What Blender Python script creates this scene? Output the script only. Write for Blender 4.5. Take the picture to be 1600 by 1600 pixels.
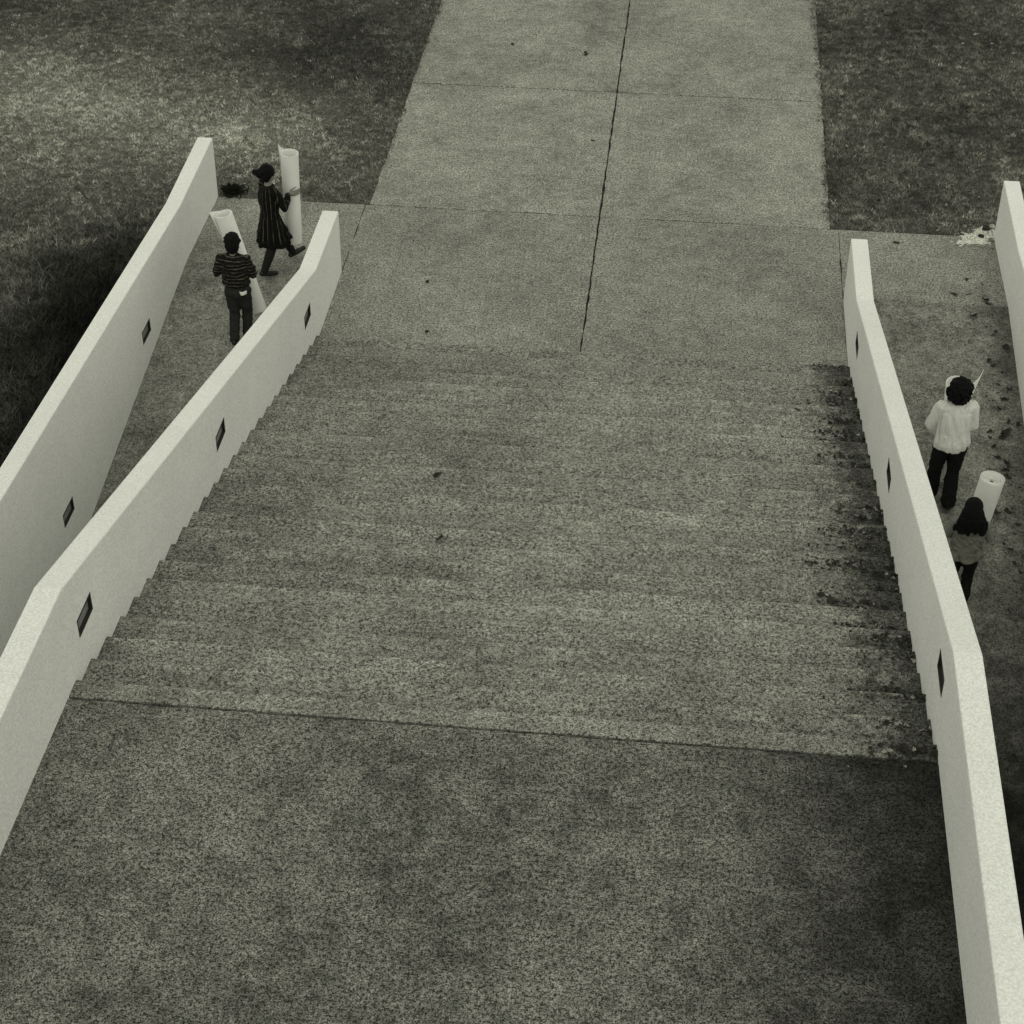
import bpy, bmesh, math, random
import numpy as np
from mathutils import Vector, Matrix, noise

random.seed(7); rng = np.random.default_rng(11)
scene = bpy.context.scene
COL = scene.collection
for o in list(bpy.data.objects):
    bpy.data.objects.remove(o)

# ------------------------------------------------------------------ camera
F_PX, PITCH, YAW, ROLL = 2930.95, 0.6446, -0.1005, 0.0052
CAM = Vector((1.0802, -18.4401, 11.6348))
fw = Vector((math.sin(YAW) * math.cos(PITCH), math.cos(YAW) * math.cos(PITCH), -math.sin(PITCH)))
rt = Vector((math.cos(YAW), -math.sin(YAW), 0.0))
up = rt.cross(fw)
r_, u_ = rt * math.cos(ROLL) + up * math.sin(ROLL), up * math.cos(ROLL) - rt * math.sin(ROLL)
cd = bpy.data.cameras.new('camera'); cam = bpy.data.objects.new('camera', cd); COL.objects.link(cam)
cam.matrix_world = Matrix(((r_.x, u_.x, -fw.x, CAM.x), (r_.y, u_.y, -fw.y, CAM.y), (r_.z, u_.z, -fw.z, CAM.z), (0, 0, 0, 1)))
cd.sensor_fit = 'HORIZONTAL'; cd.sensor_width = 36.0; cd.lens = F_PX * 36.0 / 1600.0
cd.clip_start = 0.1; cd.clip_end = 1000
scene.camera = cam

# ------------------------------------------------------------------ sky, sun, exposure
SUN_EL, SUN_AZ = math.radians(50), math.radians(172)     # azimuth from +Y towards +X
TINT = (1.0, 1.015, 0.86)                               # warm olive tone of the overcast light
w = bpy.data.worlds.new('World'); scene.world = w; w.use_nodes = True
nt = w.node_tree; nt.nodes.clear()
sky = nt.nodes.new('ShaderNodeTexSky'); sky.sky_type = 'NISHITA'; sky.sun_disc = False
sky.sun_elevation = SUN_EL; sky.sun_rotation = SUN_AZ
sky.air_density = 1.0; sky.dust_density = 4.0; sky.ozone_density = 1.0
bw = nt.nodes.new('ShaderNodeRGBToBW')
mx = nt.nodes.new('ShaderNodeMix'); mx.data_type = 'RGBA'; mx.blend_type = 'MULTIPLY'; mx.inputs[0].default_value = 1
mx.inputs[7].default_value = (*TINT, 1)
bg = nt.nodes.new('ShaderNodeBackground'); bg.inputs['Strength'].default_value = 0.125
wo = nt.nodes.new('ShaderNodeOutputWorld')
ov = nt.nodes.new('ShaderNodeMix'); ov.data_type = 'FLOAT'; ov.inputs[0].default_value = 0.9; ov.inputs[3].default_value = 5.5   # even cloud cover over the clear-sky brightness
nt.links.new(sky.outputs[0], bw.inputs[0]); nt.links.new(bw.outputs[0], ov.inputs[2]); nt.links.new(ov.outputs[0], mx.inputs[6])
nt.links.new(mx.outputs[2], bg.inputs[0]); nt.links.new(bg.outputs[0], wo.inputs[0])
sd = bpy.data.lights.new('sun', 'SUN'); sd.energy = 0.5; sd.angle = math.radians(120); sd.color = (1.0, 1.01, 0.85)
sun = bpy.data.objects.new('sun', sd); COL.objects.link(sun)
sdir = Vector((math.sin(SUN_AZ) * math.cos(SUN_EL), math.cos(SUN_AZ) * math.cos(SUN_EL), math.sin(SUN_EL)))
sun.rotation_euler = sdir.to_track_quat('Z', 'Y').to_euler()
vs = scene.view_settings
vs.view_transform = 'Standard'; vs.look = 'None'; vs.exposure = -0.12; vs.gamma = 1.0; vs.use_curve_mapping = False
scene.render.engine = 'CYCLES'
scene.render.resolution_x = scene.render.resolution_y = 1024

# ------------------------------------------------------------------ materials
class NB:
    """small node-graph builder"""
    def __init__(s, name, rough=0.9, spec=0.25):
        s.m = bpy.data.materials.new(name); s.m.use_nodes = True
        s.t = s.m.node_tree; s.b = s.t.nodes['Principled BSDF']
        s.b.inputs['Roughness'].default_value = rough
        s.b.inputs['Specular IOR Level'].default_value = spec
        s.tc = None
    def n(s, k, **kw):
        x = s.t.nodes.new(k)
        for a, v in kw.items(): setattr(x, a, v)
        return x
    def co(s):
        if not s.tc: s.tc = s.n('ShaderNodeTexCoord')
        return s.tc.outputs['Object']
    def _in(s, sock, v):
        if isinstance(v, (int, float, tuple)): sock.default_value = v
        else: s.t.links.new(v, sock)
    def noise(s, scale, detail=3, rough=0.6, vec=None, dist=0.0, stretch=None):
        v = vec if vec is not None else s.co()
        if stretch:
            mp = s.n('ShaderNodeMapping'); mp.inputs['Scale'].default_value = stretch
            s.t.links.new(v, mp.inputs['Vector']); v = mp.outputs[0]
        x = s.n('ShaderNodeTexNoise'); s.t.links.new(v, x.inputs['Vector'])
        x.inputs['Scale'].default_value = scale; x.inputs['Detail'].default_value = detail
        x.inputs['Roughness'].default_value = rough; x.inputs['Distortion'].default_value = dist
        return x.outputs['Fac']
    def math(s, op, a, b=0.0, c=0.0, clamp=False):
        x = s.n('ShaderNodeMath', operation=op); x.use_clamp = clamp
        s._in(x.inputs[0], a); s._in(x.inputs[1], b); s._in(x.inputs[2], c)
        return x.outputs[0]
    def step(s, v, lo, hi, a=0.0, b=1.0):
        x = s.n('ShaderNodeMapRange'); x.interpolation_type = 'SMOOTHSTEP'
        s._in(x.inputs['Value'], v)
        x.inputs['From Min'].default_value = lo; x.inputs['From Max'].default_value = hi
        x.inputs['To Min'].default_value = a; x.inputs['To Max'].default_value = b
        return x.outputs[0]
    def xyz(s):
        x = s.n('ShaderNodeSeparateXYZ'); s.t.links.new(s.co(), x.inputs[0]); return x.outputs
    def grey(s, v, tint=(1, 1, 1)):
        x = s.n('ShaderNodeCombineColor')
        for i in range(3): s._in(x.inputs[i], s.math('MULTIPLY', v, tint[i], clamp=True))
        s.t.links.new(x.outputs[0], s.b.inputs['Base Color'])
    def bump(s, h, strength=0.3, dist=0.01):
        x = s.n('ShaderNodeBump'); x.inputs['Strength'].default_value = strength; x.inputs['Distance'].default_value = dist
        s._in(x.inputs['Height'], h); s.t.links.new(x.outputs[0], s.b.inputs['Normal'])

def plain(name, v, rough=0.8, spec=0.3, tint=(1, 0.99, 0.95)):
    g = NB(name, rough, spec); g.b.inputs['Base Color'].default_value = (v * tint[0], v * tint[1], v * tint[2], 1); return g.m

def concrete(name, base, grain=0.9, blotch=0.6, dirt=None, streak=0.0, ramp_shade=False, treads=False, soft=False):
    """weathered, speckled concrete. dirt = list of (x_lo, x_hi, amount, noise_scale) : litter soil lying on it"""
    g = NB(name, 0.92, 0.2)
    f1 = g.noise(88, 1, 0.6); f2 = g.noise(36, 2, 0.7)
    b1 = g.noise(0.55, 4, 0.62, dist=0.4); b2 = g.noise(3.2, 3, 0.65)
    v = g.math('MULTIPLY_ADD', g.math('SUBTRACT', f1, 0.5), grain * 2.6, 1.0)
    v = g.math('MULTIPLY_ADD', g.math('SUBTRACT', f2, 0.5), grain * 2.4, v)
    v = g.math('MAXIMUM', v, 0.14)
    k = g.math('MULTIPLY_ADD', g.math('SUBTRACT', b1, 0.5), blotch * 1.7, 1.0)
    k = g.math('MULTIPLY_ADD', g.math('SUBTRACT', b2, 0.5), blotch * 1.3, k)
    b3 = g.noise(10.5, 2, 0.6)
    k = g.math('MULTIPLY_ADD', g.math('SUBTRACT', b3, 0.5), blotch * 1.4, k)
    if streak:
        st = g.noise(2.2, 3, 0.65, stretch=(0.35, 6.0, 1.0))
        k = g.math('MULTIPLY_ADD', g.math('SUBTRACT', st, 0.5), streak, k)
    v = g.math('MULTIPLY', v, g.math('MAXIMUM', k, 0.25))
    # dark pits and a few pale aggregate chips
    pit = g.step(f2, 0.66, 0.74)
    v = g.math('MULTIPLY', v, g.math('MULTIPLY_ADD', pit, -0.5, 1.0))
    chip = g.step(f1, 0.74, 0.80)
    v = g.math('MULTIPLY_ADD', chip, 0.6, v)
    if dirt:
        X = g.xyz()[0]
        for lo, hi, amt, sc in dirt:
            d = g.step(X, lo, hi)
            nn = g.noise(sc, 5, 0.7, dist=0.6)
            mk = g.step(g.math('ADD', d, g.math('MULTIPLY', g.math('SUBTRACT', nn, 0.5), 0.9 if soft else 1.7)), 0.0 if soft else 0.42, 1.25 if soft else 0.95)
            v = g.math('MULTIPLY', v, g.math('MULTIPLY_ADD', mk, -amt, 1.0))
    if treads:    # every step poured and worn a little differently, its nosing rubbed pale
        oi = g.n('ShaderNodeObjectInfo')
        v = g.math('MULTIPLY', v, g.math('MULTIPLY_ADD', oi.outputs['Random'], 0.14, 0.93))
        fr = g.math('FRACT', g.math('DIVIDE', g.math('MULTIPLY', g.xyz()[1], -1.0), 0.36))
        worn = g.math('MULTIPLY', g.step(fr, 0.16, 0.05), g.step(b2, 0.36, 0.62))
        v = g.math('MULTIPLY', v, g.math('MULTIPLY_ADD', worn, 0.16, 1.0))
        grime = g.math('MULTIPLY', g.step(fr, 0.40, 0.60), g.step(b3, 0.40, 0.65))
        v = g.math('MULTIPLY', v, g.math('MULTIPLY_ADD', grime, -0.20, 1.0))
    if ramp_shade:      # shade of the sunken ramp end, painted into the concrete colour
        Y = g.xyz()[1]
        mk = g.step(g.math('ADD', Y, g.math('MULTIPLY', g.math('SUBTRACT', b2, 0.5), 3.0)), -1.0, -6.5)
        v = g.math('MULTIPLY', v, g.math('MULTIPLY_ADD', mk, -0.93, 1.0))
    v = g.math('MULTIPLY', v, base)
    g.grey(v, (1.0, 0.995, 0.90))
    return g.m

M = {}
M['path'] = concrete('path_concrete', 0.270, 1.6, 0.70)
M['landing'] = concrete('lower_landing_concrete', 0.248, 1.6, 0.65)
M['stair'] = concrete('stair_concrete', 0.220, 1.55, 0.62, dirt=[(1.9, 3.2, 0.70, 4.6), (-2.6, -3.4, 0.45, 2.0)], streak=0.35, treads=True)
M['upper'] = concrete('upper_landing_concrete', 0.150, 1.85, 0.95, dirt=[(0.6, 3.1, 0.92, 2.6)], soft=True)
M['rampm'] = concrete('ramp_concrete', 0.22, 1.15, 0.9, dirt=[(4.2, 5.2, 0.5, 2.4)], ramp_shade=True)
M['joint'] = plain('joint_dirt', 0.03)

def wall_paint():
    g = NB('white_wall_paint', 0.85, 0.25)
    n1 = g.noise(62, 2, 0.6); n2 = g.noise(1.1, 4, 0.65); n3 = g.noise(7, 4, 0.7, stretch=(1, 1, 0.35))
    v = g.math('MULTIPLY_ADD', g.math('SUBTRACT', n1, 0.5), 0.72, 0.85)
    v = g.math('MULTIPLY_ADD', g.math('SUBTRACT', n2, 0.5), 0.16, v)
    stain = g.step(n3, 0.60, 0.78)
    v = g.math('MULTIPLY', v, g.math('MULTIPLY_ADD', stain, -0.10, 1.0))
    speck = g.step(g.noise(21, 3, 0.7), 0.76, 0.79)
    v = g.math('MULTIPLY', v, g.math('MULTIPLY_ADD', speck, -0.35, 1.0))
    g.grey(v, (1, 1, 0.985)); return g.m
M['wall'] = wall_paint()

def soil():
    g = NB('lawn_soil', 0.95, 0.1)
    at = g.n('ShaderNodeAttribute'); at.attribute_name = 'tone'
    n1 = g.noise(34, 3, 0.75); n2 = g.noise(9, 3, 0.6)
    v = g.math('MULTIPLY', g.math('MAXIMUM', g.math('MULTIPLY_ADD', g.math('SUBTRACT', n1, 0.5), 4.5, 0.85), 0.08), g.math('MULTIPLY_ADD', n2, 1.6, 0.2))
    g.grey(g.math('MULTIPLY', v, g.math('MULTIPLY', at.outputs['Fac'], 0.55)), (1, 0.99, 0.88)); return g.m
M['soil'] = soil()

def grass_mat():
    g = NB('grass_blades', 0.7, 0.2)
    a = g.n('ShaderNodeAttribute'); a.attribute_name = 'tone'
    v = a.outputs['Fac']
    g.grey(v, (1.0, 1.0, 0.88)); return g.m
M['grass'] = grass_mat()

def leafmat(name, v, tint):
    g = NB(name, 0.8, 0.2); n1 = g.noise(40, 3, 0.6)
    g.grey(g.math('MULTIPLY', g.math('MULTIPLY_ADD', n1, 1.2, 0.4), v), tint); return g.m
M['leaf'] = leafmat('dead_leaf_dark', 0.035, (1, 0.95, 0.8))
M['leafpale'] = leafmat('dead_leaf_pale', 0.30, (1, 0.97, 0.88))
M['sand'] = concrete('pale_sand', 0.66, 0.9, 0.4)
M['stone'] = concrete('rubble_stone', 0.22, 0.9, 0.5)
M['paper'] = plain('white_paper', 0.86, 0.7, 0.3, (1, 1, 0.97))
M['card'] = plain('cardboard', 0.10)
M['frame'] = plain('dark_light_frame', 0.022, 0.5, 0.4)
def lens():
    g = NB('dusty_lens', 0.35, 0.5); n1 = g.noise(30, 3, 0.6); g.grey(g.math('MULTIPLY_ADD', n1, 0.25, 0.12)); return g.m
M['lens'] = lens()
M['skin'] = plain('skin', 0.24, 0.6, 0.35, (1, 0.92, 0.82))
M['eye'] = plain('eye', 0.03, 0.2, 0.5)
def hairm():
    g = NB('dark_hair', 0.7, 0.12); n1 = g.noise(60, 4, 0.7)
    g.grey(g.math('MULTIPLY_ADD', n1, 0.008, 0.001)); g.bump(n1, 0.9, 0.02); return g.m
M['hair'] = hairm()
def cloth(name, v, var=0.25, tint=(1, 1, 0.96), fold=(9, 9, 1.6), fs=0.6):
    g = NB(name, 0.9, 0.15); n1 = g.noise(3.2, 4, 0.6, stretch=fold); n2 = g.noise(180, 2)
    g.grey(g.math('MULTIPLY', g.math('MULTIPLY_ADD', g.math('SUBTRACT', n2, 0.5), var, 1.0), v), tint)
    g.bump(n1, fs, 0.05); return g.m
M['blouse'] = cloth('white_blouse', 0.82, 0.3, fs=0.9)
M['black'] = cloth('black_cloth', 0.010, 0.4)
M['jeans'] = cloth('dark_jeans', 0.028, 0.9, fs=0.8)
M['jacket'] = cloth('brown_grey_jacket', 0.19, 1.2, (1, 0.97, 0.85), (3, 3, 3), 1.0)
M['jackettrim'] = cloth('pale_sleeve', 0.24, 0.6)
M['shoe'] = plain('dark_shoe', 0.012, 0.5, 0.4)
M['stocking'] = plain('dark_stocking', 0.010, 0.8)
def hstripe():
    g = NB('striped_knit', 0.95, 0.1)
    z = g.xyz()[2]; nz = g.noise(26, 4, 0.7); n3 = g.noise(9, 3, 0.6)
    zz = g.math('MULTIPLY_ADD', g.math('SUBTRACT', n3, 0.5), 0.045, z)
    p = g.math('FRACT', g.math('MULTIPLY', zz, 23.0))
    line = g.step(g.math('ABSOLUTE', g.math('SUBTRACT', p, 0.5)), 0.17, 0.04)
    line = g.math('MULTIPLY', line, g.step(nz, 0.32, 0.62))
    g.grey(g.math('MULTIPLY_ADD', line, 0.11, 0.010), (1, 0.97, 0.8)); g.bump(nz, 0.5, 0.02); return g.m
M['hstripe'] = hstripe()
def vstripe():
    g = NB('striped_dress', 0.95, 0.1)
    gr = g.n('ShaderNodeTexGradient', gradient_type='RADIAL'); g.t.links.new(g.co(), gr.inputs[0])
    n2 = g.noise(5, 3, 0.6)
    a = g.math('MULTIPLY_ADD', g.math('SUBTRACT', n2, 0.5), 0.02, gr.outputs['Fac'])
    p = g.math('FRACT', g.math('MULTIPLY', a, 15.0))
    line = g.step(g.math('ABSOLUTE', g.math('SUBTRACT', p, 0.5)), 0.11, 0.03)
    z = g.xyz()[2]
    line = g.math('MULTIPLY', line, g.step(g.noise(12, 4, 0.7), 0.30, 0.58))
    line = g.math('MULTIPLY', line, g.step(z, 0.43, 0.50))
    g.grey(g.math('MULTIPLY_ADD', line, 0.085, 0.007), (1, 0.97, 0.82)); g.bump(n2, 0.5, 0.02); return g.m
M['vstripe'] = vstripe()

# ------------------------------------------------------------------ mesh helpers
def obj(name, bm, mat, parent=None, smooth=False):
    me = bpy.data.meshes.new(name); bm.normal_update(); bm.to_mesh(me); bm.free()
    return link(name, me, mat, parent, smooth)
def link(name, me, mat, parent=None, smooth=False):
    o = bpy.data.objects.new(name, me); COL.objects.link(o)
    if mat is not None and not me.materials: me.materials.append(mat)
    if smooth: me.polygons.foreach_set('use_smooth', [True] * len(me.polygons))
    if parent: o.parent = parent
    return o
def struct(o): o['kind'] = 'structure'; return o
def tag(o, label, cat, group=None):
    o['label'] = label; o['category'] = cat
    if group: o['group'] = group
    return o
def empty(name, loc=(0, 0, 0), rz=0.0):
    o = bpy.data.objects.new(name, None); COL.objects.link(o); o.location = loc; o.rotation_euler = (0, 0, rz)
    o.empty_display_size = 0.1; return o
def prism(bm, poly, ext):
    """poly: list of Vector, ext: Vector"""
    a = [bm.verts.new(p) for p in poly]; b = [bm.verts.new(Vector(p) + Vector(ext)) for p in poly]
    n = len(a); bm.faces.new(a); bm.faces.new(b[::-1])
    for i in range(n): bm.faces.new((a[i], b[i], b[(i + 1) % n], a[(i + 1) % n]))
    bmesh.ops.recalc_face_normals(bm, faces=bm.faces)
def box(bm, x0, x1, y0, y1, z0, z1):
    prism(bm, [(x0, y0, z0), (x1, y0, z0), (x1, y1, z0), (x0, y1, z0)], (0, 0, z1 - z0))
def evaluated(o):
    dg = bpy.context.evaluated_depsgraph_get(); me = bpy.data.meshes.new_from_object(o.evaluated_get(dg)); return me

T, RISE, NST = 0.36, 0.0977, 25
W, TW, XO = 3.0911, 0.1979, 5.071
Y_END, Y_PAD, Y_RAMP, RS = 1.69, 3.468, 1.72, 0.14
Y_TOP = -(NST - 1) * T; H_TOP = NST * RISE; Y_BACK = -19.2; Y_SHADE_DECK = -11.9
def ramp_z(y): return min(0.0, RS * (y - Y_RAMP))

def slab(name, x0, x1, y0, y1, z, mat, parent, gap=(.008, .008, .008, .008), th=0.09, jit=0.003):
    """concrete slab with slightly ragged worn edges; gap = left,right,near,far"""
    x0 += gap[0]; x1 -= gap[1]; y0 += gap[2]; y1 -= gap[3]
    pts = []
    def edge(a, b, n):
        for i in range(n):
            t = i / n; pts.append([a[0] + (b[0] - a[0]) * t, a[1] + (b[1] - a[1]) * t])
    nx, ny = max(2, int((x1 - x0) / .16)), max(2, int((y1 - y0) / .16))
    edge((x0, y0), (x1, y0), nx); edge((x1, y0), (x1, y1), ny); edge((x1, y1), (x0, y1), nx); edge((x0, y1), (x0, y0), ny)
    zf = z if callable(z) else (lambda y: z)
    cx, cy = (x0 + x1) / 2, (y0 + y1) / 2
    bm = bmesh.new(); top, rim, bot = [], [], []
    for p in pts:
        px = p[0] + random.gauss(0, jit); py = p[1] + random.gauss(0, jit)
        ix, iy = px + (.006 if px < cx else -.006), py + (.006 if py < cy else -.006)
        top.append(bm.verts.new((ix, iy, zf(iy)))); rim.append(bm.verts.new((px, py, zf(py) - .005))); bot.append(bm.verts.new((px, py, zf(py) - th)))
    bm.faces.new(top); n = len(top)
    for i in range(n):
        j = (i + 1) % n
        bm.faces.new((rim[i], rim[j], top[j], top[i])); bm.faces.new((bot[i], bot[j], rim[j], rim[i]))
    bmesh.ops.recalc_face_normals(bm, faces=bm.faces)
    return obj(name, bm, mat, parent)

def vnoise(x, y, sc, seed):
    """cheap value noise on arrays"""
    r = np.random.default_rng(seed).random((64, 64)); x = x * sc; y = y * sc
    xi, yi = np.floor(x).astype(int), np.floor(y).astype(int); fx, fy = x - xi, y - yi
    fx, fy = fx * fx * (3 - 2 * fx), fy * fy * (3 - 2 * fy)
    g = lambda a, b: r[a % 64, b % 64]
    return (g(xi, yi) * (1 - fx) + g(xi + 1, yi) * fx) * (1 - fy) + (g(xi, yi + 1) * (1 - fx) + g(xi + 1, yi + 1) * fx) * fy
def sstep(a, b, v):
    t = np.clip((v - a) / (b - a), 0, 1); return t * t * (3 - 2 * t)
def lawn_rank_shade(x, y):
    """mask along the left outer wall: taller growth, and shade painted into its tone"""
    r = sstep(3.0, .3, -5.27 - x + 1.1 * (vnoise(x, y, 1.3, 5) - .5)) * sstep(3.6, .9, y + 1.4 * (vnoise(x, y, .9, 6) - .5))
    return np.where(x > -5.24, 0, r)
def lawn_tone(x, y):
    """large-scale colour of the turf: dry worn patches, painted shade by the left wall"""
    dry = np.exp(-(((x + 8.3 + .3 * (y - 6.0)) / 2.2) ** 2 + ((y - 5.8) / 1.9) ** 2)) * (.65 + .7 * vnoise(x, y, .8, 21))
    dry = dry + .75 * np.exp(-(((x + 5.2) / 1.5) ** 2 + ((y - 5.6) / 1.3) ** 2)) * (.5 + vnoise(x, y, 1.1, 22))
    v = .125 * (.55 + .9 * vnoise(x, y, .45, 8)) * (.7 + .6 * vnoise(x, y, 2.1, 9)) + .25 * np.clip(dry, 0, 1.2)
    v = np.where(x > 0, .12 * (.7 + .6 * vnoise(x, y, .6, 31)) * (.7 + .6 * vnoise(x, y, 2.6, 33)), v)
    return v * (1 - .95 * lawn_rank_shade(x, y))  # shade beside the wall multiplied into the turf colour
# ------------------------------------------------------------------ ground (with a hole for the stairs and ramps)
def lawn_z(x, y):
    return 0.012 + 0.02 * math.sin(x * 1.7 + 0.6 * y) * math.sin(y * 1.3 + 1.0) + 0.012 * math.sin(x * 4.1 + y * 3.3)
bm = bmesh.new()
xs = [-160, -60, -25] + [round(-13 + .25 * i, 3) for i in range(31)] + [-5.25, -4.8, -4.3, -3.8, -3.4, -3.04, 3.00, 3.4, 3.8, 4.3, 4.8, 5.25] + [5.5 + .25 * i for i in range(14)] + [14, 25, 60, 160]
ys = [-160, -60, -25, -19] + [-12, -9, -7] + [-5 + .25 * i for i in range(33)] + [3.47] + [3.75 + .25 * i for i in range(40)] + [20, 30, 60, 160]
vg = {}
def gv(i, j):
    if (i, j) not in vg:
        x, y = xs[i], ys[j]; vg[i, j] = bm.verts.new((x, y, lawn_z(x, y) - 0.03 if abs(x) < 16 else -0.03))
    return vg[i, j]
for i in range(len(xs) - 1):
    for j in range(len(ys) - 1):
        xm, ym = (xs[i] + xs[i + 1]) / 2, (ys[j] + ys[j + 1]) / 2
        if abs(xm) < 5.25 and -19.1 < ym < 3.47: continue
        if -3.04 < xm < 3.0 and ym > 3.47: continue
        bm.faces.new((gv(i, j), gv(i + 1, j), gv(i + 1, j + 1), gv(i, j + 1)))
gnd = struct(obj('ground', bm, M['soil'], smooth=True))
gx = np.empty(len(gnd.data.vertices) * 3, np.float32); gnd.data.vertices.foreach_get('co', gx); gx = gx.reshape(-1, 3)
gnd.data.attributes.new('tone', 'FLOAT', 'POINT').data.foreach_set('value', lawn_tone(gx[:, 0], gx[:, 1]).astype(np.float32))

# ------------------------------------------------------------------ path, landings, ramps
bm = bmesh.new(); box(bm, -3.06, 3.02, 3.45, 160, -.16, -.035)
path = struct(obj('path', bm, M['joint']))
yj = [3.468, 7.35, 11.23, 15.11, 18.99]
for a, b in zip(yj[:-1], yj[1:]):
    slab('slab', -3.035, 0.0, a, b, 0.0, M['path'], path, (0, .010, .013, .013), jit=.005)
    slab('slab', 0.0, 2.985, a, b, 0.0, M['path'], path, (.010, 0, .013, .013), jit=.005)
bm = bmesh.new(); box(bm, -3.03, 2.98, 19, 160, -.03, 0.0); obj('far_pavement', bm, M['path'], path)

bm = bmesh.new(); box(bm, -XO - .05, XO + .05, Y_RAMP - .004, 3.455, -.2, -.04); box(bm, -W - .05, W + .05, -.3, Y_RAMP - .006, -.2, -.041)
low = struct(obj('lower_landing', bm, M['joint']))
for x0, x1 in ((-W - .0, 0.0), (0.0, W)):
    slab('slab', x0, x1, -.10, Y_PAD, 0.0, M['landing'], low, (.004 if x0 < 0 else .010, .010 if x0 < 0 else .004, 0, .006), jit=.004)
slab('slab', -XO - .02, -W - .0, Y_RAMP, Y_PAD, 0.0, M['landing'], low, (0, .005, .005, .004))
slab('slab', W, XO + .02, Y_RAMP, Y_PAD, 0.0, M['landing'], low, (.003, 0, .005, .004))

for nm, x0, x1 in (('ramp_left', -XO - .02, -W - TW + .01), ('ramp_right', W + TW - .01, XO + .02)):
    bm = bmesh.new()
    n = 40; yy = [Y_RAMP - .006 - (Y_RAMP - Y_BACK) * i / n for i in range(n + 1)]
    a = [bm.verts.new((x0, y, ramp_z(y))) for y in yy]; b = [bm.verts.new((x1, y, ramp_z(y))) for y in yy]
    for i in range(n): bm.faces.new((a[i], b[i], b[i + 1], a[i + 1]))
    bmesh.ops.recalc_face_normals(bm, faces=bm.faces)
    r = bmesh.ops.extrude_face_region(bm, geom=bm.faces[:])
    for v in r['geom']:
        if isinstance(v, bmesh.types.BMVert): v.co.z -= .15
    bmesh.ops.recalc_face_normals(bm, faces=bm.faces)
    struct(obj(nm, bm, M['rampm']))

# ------------------------------------------------------------------ stairs: every step a piece of its own
stairs = tag(empty('staircase', (0, 0, 0)), 'wide speckled concrete staircase descending between the two inner white walls', 'staircase')
def make_step(k):
    yn, zt = -(k - 1) * T, k * RISE
    yb = yn - T - .03
    prof = [(yb, zt - .13), (yb, zt), (yn - .15, zt), (yn - .014, zt - .001), (yn - .004, zt - .005), (yn, zt - .014), (yn, zt - .05), (yn - .003, zt - .13)]
    bm = bmesh.new(); nx = 44; rings = []
    ph = random.random() * 9
    for i in range(nx + 1):
        x = -W - .012 + (2 * W + .024) * i / nx
        wob = .003 * math.sin(x * 2.3 + ph) + random.gauss(0, .0022)
        chip = max(0, random.gauss(-.012, .009))
        ring = []
        for j, (y, z) in enumerate(prof):
            dy = wob if j >= 3 else 0; dz = 0
            if j in (3, 4, 5): dy -= chip * (.4 + .3 * (j - 3)); dz = -chip * .5
            ring.append(bm.verts.new((x, y + dy, z + dz)))
        rings.append(ring)
    m = len(prof)
    for i in range(nx):
        for j in range(m):
            bm.faces.new((rings[i][j], rings[i][(j + 1) % m], rings[i + 1][(j + 1) % m], rings[i + 1][j]))
    bm.faces.new(rings[0]); bm.faces.new(rings[-1][::-1])
    bmesh.ops.recalc_face_normals(bm, faces=bm.faces)
    return obj('step', bm, M['stair'], stairs)
for k in range(1, NST): make_step(k)
# top step reaches back to the landing joint
yn, zt = Y_TOP, H_TOP
slab('step', -W - .01, W + .01, Y_TOP - .191, Y_TOP, H_TOP, M['stair'], stairs, (0, 0, .013, 0), th=.13, jit=.002)
bm = bmesh.new(); box(bm, -W - .01, W + .01, Y_BACK, Y_TOP - .1, H_TOP - .3, H_TOP - .04)
upl = struct(obj('upper_landing', bm, M['joint']))
slab('slab', -W - .01, W + .01, -14.2, Y_TOP - .191, H_TOP, M['upper'], upl, (0, 0, .006, .010), th=.08, jit=.003)
slab('slab', -W - .01, W + .01, Y_BACK, -14.2, H_TOP, M['upper'], upl, (0, 0, 0, .006), th=.08)

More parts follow.
